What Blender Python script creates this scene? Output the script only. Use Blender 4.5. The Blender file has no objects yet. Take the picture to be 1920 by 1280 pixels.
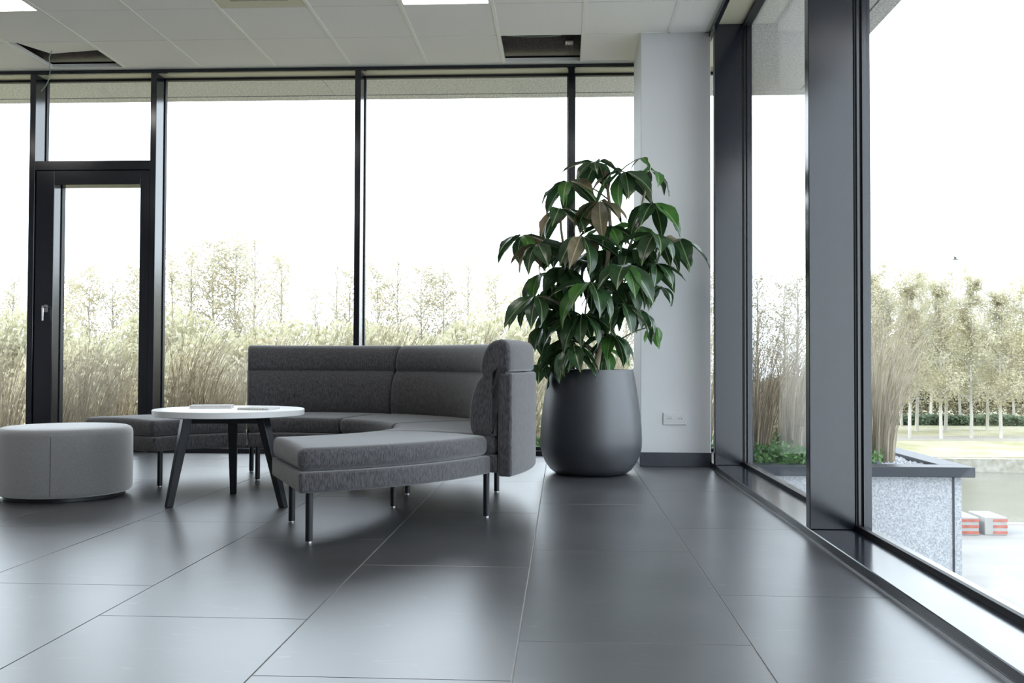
import bpy, bmesh, math, random
from mathutils import Vector, Matrix
random.seed(7)
S = bpy.context.scene
COL = S.collection
PI = math.pi

# ------------------------------------------------------------------ camera
FPX, YAW, PITCH, ROLL, EYE = 1787.4, -0.0531, 0.0224, 0.0035, 0.7235
def cam_axes():
    fwd = Vector((math.sin(YAW)*math.cos(PITCH), math.cos(YAW)*math.cos(PITCH), math.sin(PITCH)))
    rt = Vector((math.cos(YAW), -math.sin(YAW), 0)); up = rt.cross(fwd)
    r = rt*math.cos(ROLL)+up*math.sin(ROLL); u = -rt*math.sin(ROLL)+up*math.cos(ROLL)
    return r, u, fwd
CR, CU, CF = cam_axes()
cd = bpy.data.cameras.new('camera'); cam = bpy.data.objects.new('camera', cd); COL.objects.link(cam)
cd.sensor_width = 36; cd.lens = FPX/1920*36; cd.shift_y = -1.96/1920; cd.clip_end = 500; cd.clip_start = 0.05
cam.matrix_world = Matrix(((CR.x, CU.x, -CF.x, 0), (CR.y, CU.y, -CF.y, 0), (CR.z, CU.z, -CF.z, EYE), (0, 0, 0, 1)))
S.camera = cam
def at(px, py, y):            # pixel direction met with the plane Y = y
    d = CF+CR*((px-960)/FPX)+CU*((638.04-py)/FPX); t = y/d.y
    return Vector((d.x*t, y, EYE+d.z*t))
def atz(px, py, z):           # pixel direction met with the plane Z = z
    d = CF+CR*((px-960)/FPX)+CU*((638.04-py)/FPX); t = (z-EYE)/d.z
    return Vector((d.x*t, d.y*t, z))

# ------------------------------------------------------------------ world, sun, exposure
W = bpy.data.worlds.new('sky'); S.world = W; W.use_nodes = True
nt = W.node_tree; bg = nt.nodes['Background']
tc = nt.nodes.new('ShaderNodeTexCoord'); sx = nt.nodes.new('ShaderNodeSeparateXYZ'); cr = nt.nodes.new('ShaderNodeValToRGB')
nt.links.new(tc.outputs['Generated'], sx.inputs[0]); nt.links.new(sx.outputs['Z'], cr.inputs[0]); nt.links.new(cr.outputs[0], bg.inputs[0])
cr.color_ramp.elements[0].position = 0.0; cr.color_ramp.elements[0].color = (0.84, 0.92, 1.0, 1)
cr.color_ramp.elements[1].position = 0.6; cr.color_ramp.elements[1].color = (0.80, 0.89, 1.0, 1)
bg.inputs[1].default_value = 3.4
sl = bpy.data.lights.new('sun', 'SUN'); sun = bpy.data.objects.new('sun', sl); COL.objects.link(sun)
sl.energy = 2.2; sl.angle = math.radians(6); sl.color = (1, 0.95, 0.86)
sun.rotation_euler = Vector((0.80, 0.42, -0.55)).to_track_quat('-Z', 'Y').to_euler()   # hazy sun from the left, behind the viewer
PANEL_STRENGTH = 4.0
S.view_settings.view_transform = 'Standard'; S.view_settings.look = 'None'
S.view_settings.gamma = 1; S.view_settings.use_curve_mapping = False; S.view_settings.exposure = 0.60

# ------------------------------------------------------------------ materials
def mat(name, col, rough=0.6, metal=0.0, ior=1.5, var=0.0, scale=8.0, bump=0.0, bscale=40.0, stretch=(1, 1, 1), col2=None, sheen=0.0, trans=0.0, rvar=0.0, obj=True, detail=4):
    m = bpy.data.materials.new(name); m.use_nodes = True
    t = m.node_tree; b = t.nodes['Principled BSDF']
    b.inputs['Base Color'].default_value = (*col, 1); b.inputs['Roughness'].default_value = rough
    b.inputs['Metallic'].default_value = metal; b.inputs['IOR'].default_value = ior
    if sheen: b.inputs['Sheen Weight'].default_value = sheen; b.inputs['Sheen Roughness'].default_value = 0.5
    co = t.nodes.new('ShaderNodeTexCoord'); mp = t.nodes.new('ShaderNodeMapping'); mp.inputs['Scale'].default_value = stretch
    t.links.new(co.outputs['Object'], mp.inputs[0])
    if var or col2:
        n = t.nodes.new('ShaderNodeTexNoise'); n.inputs['Scale'].default_value = scale; n.inputs['Detail'].default_value = detail
        t.links.new(mp.outputs[0], n.inputs['Vector'])
        r = t.nodes.new('ShaderNodeValToRGB'); t.links.new(n.outputs[0], r.inputs[0])
        a = tuple(max(0, c*(1-var)) for c in col); c2 = col2 or tuple(min(1, c*(1+var)) for c in col)
        r.color_ramp.elements[0].position = 0.35; r.color_ramp.elements[1].position = 0.65
        r.color_ramp.elements[0].color = (*a, 1); r.color_ramp.elements[1].color = (*c2, 1)
        t.links.new(r.outputs[0], b.inputs['Base Color'])
        if rvar:
            mr = t.nodes.new('ShaderNodeMapRange'); t.links.new(n.outputs[0], mr.inputs[0])
            mr.inputs['To Min'].default_value = rough-rvar; mr.inputs['To Max'].default_value = rough+rvar
            t.links.new(mr.outputs[0], b.inputs['Roughness'])
    if bump:
        n2 = t.nodes.new('ShaderNodeTexNoise'); n2.inputs['Scale'].default_value = bscale; n2.inputs['Detail'].default_value = 3
        t.links.new(mp.outputs[0], n2.inputs['Vector'])
        bp = t.nodes.new('ShaderNodeBump'); bp.inputs['Strength'].default_value = bump; bp.inputs['Distance'].default_value = 0.01
        t.links.new(n2.outputs[0], bp.inputs['Height']); t.links.new(bp.outputs[0], b.inputs['Normal'])
    return m
def leafmat(name, c1, c2, rough=0.5, tr=0.35, scale=1.5, vein=None, stretch=(1, 1, 1)):
    m = mat(name, c1, rough, col2=c2, scale=scale, stretch=stretch); t = m.node_tree; b = t.nodes['Principled BSDF']
    if vein:
        co = t.nodes.new('ShaderNodeTexCoord'); sp = t.nodes.new('ShaderNodeSeparateXYZ'); t.links.new(co.outputs['Object'], sp.inputs[0])
        ab = t.nodes.new('ShaderNodeMath'); ab.operation = 'ABSOLUTE'; t.links.new(sp.outputs['Y'], ab.inputs[0])
        lt = t.nodes.new('ShaderNodeMath'); lt.operation = 'LESS_THAN'; lt.inputs[1].default_value = 0.011; t.links.new(ab.outputs[0], lt.inputs[0])
        mx = t.nodes.new('ShaderNodeMix'); mx.data_type = 'RGBA'; t.links.new(lt.outputs[0], mx.inputs[0])
        src = b.inputs['Base Color'].links[0].from_socket
        t.links.new(src, mx.inputs[6]); mx.inputs[7].default_value = (*vein, 1); t.links.new(mx.outputs[2], b.inputs['Base Color'])
    if tr:
        d = t.nodes.new('ShaderNodeBsdfTranslucent'); ms = t.nodes.new('ShaderNodeMixShader'); ms.inputs[0].default_value = tr
        src = b.inputs['Base Color'].links[0].from_socket; t.links.new(src, d.inputs[0])
        out = t.nodes['Material Output']; t.links.new(b.outputs[0], ms.inputs[1]); t.links.new(d.outputs[0], ms.inputs[2]); t.links.new(ms.outputs[0], out.inputs[0])
    return m
def glassmat():
    m = bpy.data.materials.new('window_glass'); m.use_nodes = True; t = m.node_tree; t.nodes.clear()
    o = t.nodes.new('ShaderNodeOutputMaterial'); tr = t.nodes.new('ShaderNodeBsdfTransparent'); tr.inputs[0].default_value = (0.955, 0.97, 0.968, 1)
    g = t.nodes.new('ShaderNodeBsdfGlossy'); g.inputs['Roughness'].default_value = 0.0; g.inputs[0].default_value = (1, 1, 1, 1)
    f = t.nodes.new('ShaderNodeFresnel'); gm = t.nodes.new('ShaderNodeNewGeometry'); mr = t.nodes.new('ShaderNodeMapRange'); mr.inputs['To Min'].default_value = 1.30; mr.inputs['To Max'].default_value = 1/1.30; t.links.new(gm.outputs['Backfacing'], mr.inputs[0]); t.links.new(mr.outputs[0], f.inputs[0])
    ms = t.nodes.new('ShaderNodeMixShader'); t.links.new(f.outputs[0], ms.inputs[0]); t.links.new(tr.outputs[0], ms.inputs[1]); t.links.new(g.outputs[0], ms.inputs[2]); t.links.new(ms.outputs[0], o.inputs[0])
    return m
def emit(name, col, s):
    m = bpy.data.materials.new(name); m.use_nodes = True; b = m.node_tree.nodes['Principled BSDF']
    b.inputs['Base Color'].default_value = (0.9, 0.9, 0.9, 1); b.inputs['Emission Color'].default_value = (*col, 1); b.inputs['Emission Strength'].default_value = s
    return m
def scuffs(m):
    t = m.node_tree; b = t.nodes['Principled BSDF']; src = b.inputs['Base Color'].links[0].from_socket
    co = t.nodes.new('ShaderNodeTexCoord'); mp = t.nodes.new('ShaderNodeMapping'); mp.inputs['Scale'].default_value = (3, 9, 1); mp.inputs['Rotation'].default_value = (0, 0, 0.3)
    n = t.nodes.new('ShaderNodeTexNoise'); n.inputs['Scale'].default_value = 2.5; n.inputs['Detail'].default_value = 9; n.inputs['Distortion'].default_value = 1.2
    r = t.nodes.new('ShaderNodeValToRGB'); r.color_ramp.elements[0].position = 0.62; r.color_ramp.elements[1].position = 0.74
    r.color_ramp.elements[0].color = (0, 0, 0, 1); r.color_ramp.elements[1].color = (0.5, 0.5, 0.5, 1)
    mx = t.nodes.new('ShaderNodeMix'); mx.data_type = 'RGBA'; mx.inputs[7].default_value = (0.13, 0.125, 0.125, 1)
    t.links.new(co.outputs['Object'], mp.inputs[0]); t.links.new(mp.outputs[0], n.inputs['Vector']); t.links.new(n.outputs[0], r.inputs[0]); t.links.new(r.outputs[0], mx.inputs[0])
    t.links.new(src, mx.inputs[6]); t.links.new(mx.outputs[2], b.inputs['Base Color']); return m
M = dict(
    tile=mat('dark_porcelain', (0.026, 0.027, 0.031), 0.33, ior=2.5, col2=(0.044, 0.044, 0.048), var=0.25, scale=2.2, bump=0.015, bscale=25, detail=8),
    grout=mat('grout', (0.42, 0.41, 0.40), 0.8),
    ceil=mat('ceiling_board', (0.92, 0.885, 0.845), 0.9, var=0.02, scale=60, bump=0.05, bscale=260, stretch=(1, 3, 1)),
    seam=mat('seam_shadow_grey', (0.42, 0.41, 0.38), 0.8),
    tbar=mat('grid_white', (0.84, 0.83, 0.78), 0.5),
    white=mat('white_paint', (0.62, 0.62, 0.622), 0.7, var=0.01, scale=3, bump=0.02, bscale=200),
    leftw=mat('left_grey_wall', (0.34, 0.335, 0.33), 0.8),
    rear=mat('grey_wall', (0.18, 0.175, 0.17), 0.8),
    frame=mat('dark_anodised', (0.006, 0.0075, 0.014), 0.15, ior=1.65, var=0.15, scale=20, bump=0.012, bscale=300),
    gasket=mat('black_rubber', (0.008, 0.008, 0.01), 0.55),
    cream=mat('cream_plate', (0.62, 0.58, 0.44), 0.5),  # vent face plate; also the reflection painted under the window heads
    skirting=mat('navy_skirting', (0.018, 0.022, 0.036), 0.4, ior=1.7, var=0.2, scale=30),
    plenum=mat('plenum_dark', (0.05, 0.05, 0.05), 0.9),
    duct=mat('brown_duct', (0.095, 0.08, 0.07), 0.5, metal=0.3, bump=0.1, bscale=120, var=0.2, scale=60),
    steel=mat('steel', (0.55, 0.55, 0.56), 0.3, metal=1),
    soffit=mat('pebble_render', (0.56, 0.54, 0.50), 0.9, col2=(0.84, 0.81, 0.76), var=0.15, scale=75, bump=0.5, bscale=80),
    render=mat('white_pebble_render', (0.36, 0.37, 0.385), 0.9, col2=(0.56, 0.57, 0.59), var=0.1, scale=85, bump=0.5, bscale=85),
    coping=mat('coping_aluminium', (0.022, 0.026, 0.034), 0.4, ior=1.5),
    fabric=mat('charcoal_fabric', (0.024, 0.022, 0.026), 0.85, col2=(0.068, 0.064, 0.070), var=0.35, scale=190, bump=0.25, bscale=420, sheen=0.4, stretch=(1, 1, 0.22)),
    poufm=mat('grey_fabric', (0.16, 0.156, 0.158), 0.85, col2=(0.205, 0.20, 0.203), var=0.1, scale=260, bump=0.2, bscale=500, sheen=1.0),
    black=mat('black_metal', (0.006, 0.007, 0.01), 0.35, ior=1.45),
    blackwood=mat('black_stained_wood', (0.007, 0.008, 0.012), 0.38, ior=1.45, var=0.4, scale=30, stretch=(1, 1, .15)),
    laminate=mat('white_laminate', (0.62, 0.62, 0.62), 0.35, var=0.01, scale=5),
    paper=mat('paper', (0.6, 0.6, 0.61), 0.7), pages=mat('page_edges', (0.72, 0.70, 0.68), 0.8, var=0.1, scale=200, stretch=(.1, .1, 5)),
    pot=mat('matte_black_pot', (0.016, 0.018, 0.024), 0.42, ior=1.75, var=0.08, scale=6, bump=0.02, bscale=30),
    soil=mat('soil', (0.04, 0.03, 0.022), 0.95, col2=(0.09, 0.07, 0.05), scale=60, bump=0.8, bscale=60),
    bark=mat('plant_bark', (0.26, 0.20, 0.13), 0.8, col2=(0.42, 0.36, 0.26), scale=25, stretch=(1, 1, .3), bump=0.3),
    stem=mat('plant_stem', (0.07, 0.10, 0.04), 0.6, col2=(0.14, 0.12, 0.07), scale=12),
    plastic=mat('white_plastic', (0.60, 0.60, 0.60), 0.3),
    hole=mat('dark_slot', (0.03, 0.03, 0.03), 0.6),
    cable=mat('green_cable', (0.30, 0.40, 0.30), 0.5),
    glass=glassmat(), lit=emit('panel_diffuser', (1.0, 0.955, 0.90), PANEL_STRENGTH),
    leafA=leafmat('leaf_green', (0.020, 0.045, 0.018), (0.034, 0.075, 0.030), 0.24, 0.2, 3.0, (0.22, 0.28, 0.13)),
    leafB=leafmat('leaf_bright', (0.04, 0.13, 0.022), (0.07, 0.19, 0.035), 0.35, 0.38, 3.0, (0.28, 0.36, 0.15)),
    leafC=leafmat('leaf_browned', (0.040, 0.060, 0.028), (0.20, 0.155, 0.09), 0.40, 0.15, 2.2, (0.34, 0.30, 0.18)),
    leafI=leafmat('leaf_inner', (0.018, 0.042, 0.016), (0.04, 0.10, 0.028), 0.32, 0.28, 12.0),
    reed=leafmat('dry_grass', (0.13, 0.088, 0.045), (0.46, 0.385, 0.27), 0.7, 0.3, 34, stretch=(1, 1, .06)),  # blade colours of the ornamental grass
    reed2=leafmat('pale_grass', (0.25, 0.20, 0.13), (0.55, 0.49, 0.39), 0.7, 0.3, 34, stretch=(1, 1, .06)),
    pwood=mat('poplar_bark', (0.36, 0.34, 0.30), 0.9, col2=(0.50, 0.48, 0.43), scale=2, stretch=(1, 1, .3)),
    wood=mat('pale_tree_bark', (0.20, 0.18, 0.14), 0.9, col2=(0.36, 0.34, 0.30), scale=2, stretch=(1, 1, .3)),
    yleaf=leafmat('yellow_leaf', (0.41, 0.36, 0.22), (0.51, 0.48, 0.38), 0.6, 0.5, 0.6),
    pleaf=leafmat('poplar_leaf', (0.46, 0.42, 0.27), (0.58, 0.55, 0.43), 0.6, 0.5, 0.6),
    gleaf=leafmat('olive_leaf', (0.37, 0.345, 0.21), (0.52, 0.495, 0.36), 0.6, 0.45, 0.8),
    dleaf=leafmat('hedge_leaf', (0.05, 0.08, 0.04), (0.12, 0.17, 0.09), 0.6, 0.2, 0.7),
    cover=leafmat('ground_cover_leaf', (0.05, 0.13, 0.03), (0.14, 0.28, 0.08), 0.45, 0.3, 5),
    lawn=mat('lawn', (0.25, 0.235, 0.125), 0.95, col2=(0.36, 0.335, 0.24), scale=0.35, detail=8),
    path=mat('gravel_path', (0.27, 0.25, 0.21), 0.95, var=0.1, scale=3),
    bank=mat('stone_bank', (0.216, 0.204, 0.156), 0.9, col2=(0.348, 0.336, 0.300), scale=3, bump=0.5, bscale=6),
    water=mat('canal_water', (0.15, 0.145, 0.115), 0.25, ior=1.33, var=0.1, scale=1.0, bump=0.4, bscale=3.0, stretch=(.5, 1, 1)),
    quay=mat('concrete_quay', (0.185, 0.178, 0.168), 0.9, col2=(0.235, 0.228, 0.218), scale=0.5, stretch=(.35, 1.6, 1), detail=7),
    conc=mat('block_concrete', (0.26, 0.255, 0.245), 0.9, var=0.06, scale=5), red=mat('faded_red_paint', (0.30, 0.085, 0.06), 0.8, var=0.2, scale=8),
    stone=mat('white_gravel', (0.372, 0.372, 0.384), 0.9, col2=(0.492, 0.492, 0.504), scale=30), darkstone=mat('dark_rock', (0.06, 0.065, 0.08), 0.8),
    bird=mat('bird_grey', (0.10, 0.10, 0.10), 0.8),
)

scuffs(M['tile'])

# ------------------------------------------------------------------ mesh helpers
class MB:
    def __init__(s): s.v = []; s.f = []; s.mi = []
    def add(s, vs, fs, mi=0):
        o = len(s.v); s.v += [tuple(v) for v in vs]; s.f += [tuple(i+o for i in f) for f in fs]; s.mi += [mi]*len(fs); return s
    def box(s, x0, x1, y0, y1, z0, z1, mi=0):
        return s.add([(x0, y0, z0), (x1, y0, z0), (x1, y1, z0), (x0, y1, z0), (x0, y0, z1), (x1, y0, z1), (x1, y1, z1), (x0, y1, z1)],
                     [(3, 2, 1, 0), (4, 5, 6, 7), (0, 1, 5, 4), (1, 2, 6, 5), (2, 3, 7, 6), (3, 0, 4, 7)], mi)
    def tube(s, pts, rad, n=6, cap=True, mi=0):
        pts = [Vector(p) for p in pts]; k = len(pts)
        if not hasattr(rad, '__len__'): rad = [rad]*k
        vs = []; ref = Vector((0.31, 0.17, 0.93))
        for i, p in enumerate(pts):
            d = (pts[min(i+1, k-1)]-pts[max(i-1, 0)]).normalized()
            a = d.cross(ref)
            if a.length < 0.05: a = d.cross(Vector((1, 0, 0)))
            a.normalize(); b = d.cross(a)
            for j in range(n):
                t = 2*PI*j/n; vs.append(p+(a*math.cos(t)+b*math.sin(t))*rad[i])
        fs = [(i*n+j, i*n+(j+1) % n, (i+1)*n+(j+1) % n, (i+1)*n+j) for i in range(k-1) for j in range(n)]
        if cap: fs += [tuple(range(n))[::-1], tuple(range((k-1)*n, k*n))]
        return s.add(vs, fs, mi)
    def lathe(s, prof, n=48, c=(0, 0, 0), mi=0):
        vs = []; fs = []; k = len(prof)
        for r, z in prof:
            for j in range(n):
                t = 2*PI*j/n; vs.append((c[0]+r*math.cos(t), c[1]+r*math.sin(t), c[2]+z))
        fs = [(i*n+j, i*n+(j+1) % n, (i+1)*n+(j+1) % n, (i+1)*n+j) for i in range(k-1) for j in range(n)]
        fs += [tuple(range(n))[::-1], tuple(range((k-1)*n, k*n))]
        return s.add(vs, fs, mi)
    def mesh(s, name, mats, smooth=False, bev=0, seg=2, angle=40):
        me = bpy.data.meshes.new(name); me.from_pydata(s.v, [], s.f)
        if not isinstance(mats, (list, tuple)): mats = [mats]
        for m in mats: me.materials.append(m)
        if len(mats) > 1: me.polygons.foreach_set('material_index', s.mi)
        if bev:
            bm = bmesh.new(); bm.from_mesh(me)
            es = [e for e in bm.edges if len(e.link_faces) == 2 and e.calc_face_angle(0) > 0.6]
            bmesh.ops.bevel(bm, geom=es, offset=bev, segments=seg, profile=0.5, affect='EDGES', clamp_overlap=True)
            bm.to_mesh(me); bm.free()
        if smooth:
            me.polygons.foreach_set('use_smooth', [True]*len(me.polygons))
            me.set_sharp_from_angle(angle=math.radians(angle))
        me.update(); return me
    def build(s, name, mats, parent=None, smooth=False, bev=0, seg=2, angle=40):
        return link(name, s.mesh(name, mats, smooth, bev, seg, angle), parent)
def link(name, data, parent=None):
    o = bpy.data.objects.new(name, data); COL.objects.link(o)
    if parent: o.parent = parent
    return o
def tag(o, label=None, cat=None, group=None, kind=None):
    if label: o['label'] = label
    if cat: o['category'] = cat
    if group: o['group'] = group
    if kind: o['kind'] = kind
    return o
def empty(name, loc=(0, 0, 0), rz=0):
    o = bpy.data.objects.new(name, None); o.empty_display_size = 0.1; o.location = loc; o.rotation_euler = (0, 0, rz); COL.objects.link(o); return o
def boxo(name, x0, x1, y0, y1, z0, z1, m, parent=None, bev=0, **k):
    """box whose origin is its own base centre (or the parent's frame)"""
    return MB().box(x0, x1, y0, y1, z0, z1).build(name, m, parent, bev=bev, **k)
def struct(o, label=None): o['kind'] = 'structure'; return o if not label else tag(o, label)

# ------------------------------------------------------------------ setting: dimensions
HC = 3.04                      # ceiling
XL, YB = -7.0, -2.6            # far left wall and wall behind the viewer
YI, YG = 7.37, 7.54            # back frame inner face, back glass
XI, XG = 1.018, 1.235          # right frame inner face, right glass
# floor: slab + tiles
fl = struct(boxo('floor', XL, 1.27, YB, 7.58, -0.35, -0.0025, M['grout']))
tm = MB().box(0, 0.5965, 0, 1.1975, -0.012, 0).mesh('floor_tile', M['tile'], bev=0.0008, seg=1)
OFF = {-3: 3.0213, -2: 2.6583, -1: 2.1773, 0: 2.4879, 1: 3.0148}
for m_ in range(-14, 2):
    x0 = -0.1117+0.6*m_; o0 = OFF.get(m_, 2.1+0.37*((m_*7) % 5)) % 1.2
    y = YB-1.2+((o0-YB) % 1.2)
    while y < 7.37:
        ya, yb = max(y, YB), min(y+1.1975, 7.37); xb = min(x0+0.5965, 1.05); xa = max(x0, XL)
        if yb-ya > 0.02 and xb-xa > 0.02:
            full = (yb-ya > 1.19 and xb-xa > 0.59)
            if full: t = link('floor_tile', tm, fl); t.location = (xa, ya, 0)
            else:
                t = MB().box(0, xb-xa, 0, yb-ya, -0.012, 0).build('floor_tile', M['tile'], fl); t.location = (xa, ya, 0)
        y += 1.2
# roof slab, plenum, walls behind the viewer
struct(boxo('trim_roof', XL-0.3, 2.17, YB-0.3, 8.36, 3.55, 3.9, M['soffit']))
struct(boxo('wall_left', XL-0.25, XL, YB-0.3, 7.6, -4.3, 3.55, M['leftw']))
struct(boxo('wall_rear', XL, 1.27, YB-0.25, YB, -4.3, 3.55, M['rear']))
struct(boxo('wall_lower_right', 0.95, 1.24, YB, 7.5, -4.3, -0.35, M['render']))
struct(boxo('wall_lower_back', XL, 1.24, 7.3, 7.54, -4.3, -0.35, M['render']))
struct(boxo('wall_upper_back', XL, 1.02, 7.40, 7.6, HC, 3.55, M['plenum']))
struct(boxo('wall_upper_right', 1.02, 1.27, YB, 7.6, HC, 3.55, M['plenum']))
# soffit of the canopy outside, in panels with a drip edge
sf = struct(empty('ceiling_canopy')); 
def soff(x0, x1, y0, y1): boxo('soffit_panel', x0, x1, y0, y1, 3.055, 3.55, M['soffit'], sf)
xx = XL
for xa, xb in ((XL, -5.0), (-4.995, -2.0), (-1.995, 1.0)): soff(xa, xb, 7.6, 8.215)
soff(1.005, 1.275, 7.6, 8.215)
ys = [YB, -2.0, 1.0, 4.0, 7.0, 8.215]
for a, b in zip(ys, ys[1:]): soff(1.275, 2.02, a+0.003, b-0.003)
boxo('soffit_edge', XL, 2.165, 8.225, 8.355, 3.05, 3.55, M['soffit'], sf)
boxo('soffit_edge', 2.03, 2.165, YB, 8.22, 3.05, 3.55, M['soffit'], sf)
# ceiling: hidden deck + tiles + grid bars
ce = struct(boxo('ceiling', XL, 1.02, YB, 7.4, 3.50, 3.545, M['plenum']))
CX0, CY0 = -0.46, 6.7079
ctm = MB().box(0.012, 0.588, 0.004, 0.596, 0, 0.018).mesh('ceiling_tile', M['ceil'])
LIGHTS = {(-6, -2), (-1, -2), (-11, -2), (-6, -7), (-1, -7), (-11, -7), (-6, -12), (-1, -12), (-11, -12), (-4, -4), (-9, -4), (1, -4), (-4, -10), (-9, -10), (1, -10), (-4, -15), (-9, -15), (1, -15)}
VENT = (-3, -2); HOLE = (0, 0); TILT = (-6, 0)
for k in range(-13, 3):
    for j in range(-18, 1):
        if (k, j) in LIGHTS or (k, j) in (VENT, HOLE, TILT): continue
        x0, y0 = CX0+0.6*k, CY0+0.6*j
        if x0+0.6 < XL+0.05 or y0 < YB-0.55: continue
        if k == 2 or (k == 1 and j == 0) or y0 < YB or x0 < XL:
            xa, xb = max(x0+0.012, XL), min(x0+0.588, 0.995)
            if k == 2 and j == 0: continue
            if k == 1 and j == 0: xb = 0.53
            t = MB().box(0, xb-xa, max(0, YB-y0)+0.004, 0.596, 0, 0.018).build('ceiling_tile', M['ceil'], ce); t.location = (xa, y0, HC)
        else:
            t = link('ceiling_tile', ctm, ce); t.location = (x0, y0, HC+(0.0006 if (k*3+j) % 4 == 0 else 0))
for k in range(-12, 3):
    x = CX0+0.6*k; yb = 6.70 if k in (2,) else 7.31
    MB().box(-0.012, 0.012, YB, yb, -0.003, 0.03).build('grid_bar', M['tbar'], ce, bev=0.001, seg=1).location = (x, 0, HC)
for j in range(-15, 1):
    MB().box(XL, 0.99 if j < 0 else 0.53, -0.0045, 0.0045, 0.004, 0.02).build('cross_bar', M['seam'], ce).location = (0, CY0+0.6*j, HC)
boxo('edge_trim', XL, 0.545, 7.308, 7.372, HC-0.002, HC+0.03, M['tbar'], ce)
boxo('edge_trim', 0.994, 1.02, YB, 6.72, HC-0.003, HC+0.03, M['tbar'], ce)
boxo('edge_trim', 0.53, 0.546, 6.70, 7.31, HC-0.003, HC+0.03, M['tbar'], ce)
boxo('edge_trim', 0.53, 1.02, 6.685, 6.705, HC-0.003, HC+0.03, M['tbar'], ce)
boxo('cross_bar', CX0, CX0+0.6, CY0-0.006, CY0+0.002, HC-0.002, HC+0.03, M['tbar'], ce)
boxo('cross_bar', CX0-3.6, CX0-3.0, CY0-0.006, CY0+0.004, HC-0.002, HC+0.03, M['tbar'], ce)
# the tile that has been pushed up and shifted
t = MB().box(0, 0.575, 0, 0.575, 0, 0.018).build('ceiling_tile', M['ceil'], ce)
t.location = (CX0-3.55, CY0+0.012, HC+0.008); t.rotation_euler = (math.radians(6.5), math.radians(-2), math.radians(-7))
tag(t, 'white ceiling tile pushed up and askew over a dark gap')
# column
struct(boxo('wall_column', 0.545, 1.03, 6.70, 7.36, 0, HC, M['white'], bev=0.004))
struct(boxo('baseboard_column', 0.537, 1.034, 6.688, 6.70, 0, 0.097, M['skirting'], bev=0.002))

# ------------------------------------------------------------------ glazing
def pane(x0, x1, y0, y1, z0, z1, parent): return boxo('glass_pane', x0, x1, y0, y1, z0, z1, M['glass'], parent)
wb = struct(empty('window_1', (0, YI, 0)))
def bw(name, x0, x1, y0, y1, z0, z1, m=M['frame'], par=None, bev=0.002):
    return boxo(name, x0, x1, y0-YI, y1-YI, z0, z1, m, par or wb, bev=bev, seg=1)
POSTS = [(-7.60, -7.55), (-5.93, -5.883), (-4.262, -4.214), (-3.275, -3.227), (-1.634, -1.588), (0.039, 0.089)]
bw('head_rail', XL, 1.02, YI, YI+0.03, 3.011, HC); bw('head_reflection', XL, 1.2, YI+0.03, 7.523, 3.011, 3.03, M['cream'], bev=0)  # cream strip stands in for the reflection on the dark head underside
bw('head_bead', XL, 1.2, 7.523, 7.56, 2.992, 3.03, M['gasket'], bev=0)
for a, b in ((XL, -4.262), (-3.227, 1.2)):
    bw('sill_rail', a, b, YI, 7.56, 0, 0.035); bw('sill_bead', a, b, 7.518, 7.558, 0.035, 0.055, M['gasket'], bev=0)
for a, b in POSTS:
    m = bw('mullion', a, b, YI, 7.523, 0, 3.011)
    g = boxo('gasket', a-0.008, b+0.008, 7.523-YI, 7.562-YI, 0, 3.03, M['gasket'], m)
bw('corner_post', 1.19, 1.265, 7.37, 7.565, 0, HC)
edges = [XL]+[q for p in POSTS for q in p]+[1.2]
bays = [(XL, -7.60), (-7.55, -5.93), (-5.883, -4.262), (-3.227, -1.634), (-1.588, 0.039), (0.089, 1.19)]
for a, b in bays: pane(a, b, YG-0.004-YI, YG+0.004-YI, 0.04, 3.0, wb)
pane(-4.214, -3.275, YG-0.004-YI, YG+0.004-YI, 2.30, 3.0, wb)
bw('transom', -4.214, -3.275, YI, 7.55, 2.24, 2.313)
# door
dr = struct(empty('door_1', (-3.744, YI, 0)))
def dw(name, x0, x1, y0, y1, z0, z1, m=M['frame'], bev=0.003, par=None): return boxo(name, x0+3.744, x1+3.744, y0-YI, y1-YI, z0, z1, m, par or dr, bev=bev, seg=1)
Y0d = 7.385
st = dw('stile', -4.210, -4.060, Y0d, 7.55, 0.01, 2.238); dw('stile', -3.358, -3.279, Y0d, 7.55, 0.01, 2.238)
dw('rail', -4.060, -3.358, Y0d, 7.55, 2.125, 2.238); dw('rail', -4.060, -3.358, Y0d, 7.55, 0.01, 0.14)
dw('gasket', -4.060, -4.052, Y0d+0.11, 7.545, 0.14, 2.125, M['gasket'], 0); dw('gasket', -3.366, -3.358, Y0d+0.11, 7.545, 0.14, 2.125, M['gasket'], 0)
pane(-4.052+3.744, -3.366+3.744, YG-0.004-YI, YG+0.004-YI, 0.14, 2.125, dr)
hd = MB(); hd.lathe([(0.0, 0), (0.012, 0.001), (0.012, 0.03), (0.0, 0.031)], 12)
hb = MB().box(-0.014, 0.014, -0.008, 0.0, -0.03, 0.03).build('handle_plate', M['steel'], dr, bev=0.003); hb.location = (-4.113+3.744, Y0d-YI, 1.135)
hn = MB(); hn.tube([(0, 0, 0), (0, -0.045, 0), (0.004, -0.052, -0.012), (0.003, -0.052, -0.11)], [0.009, 0.009, 0.009, 0.007], 10)
hl = hn.build('lever', M['steel'], dr, smooth=True); hl.location = (-4.113+3.744, Y0d-YI-0.006, 1.147); tag(hl, 'brushed steel door lever')
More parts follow.
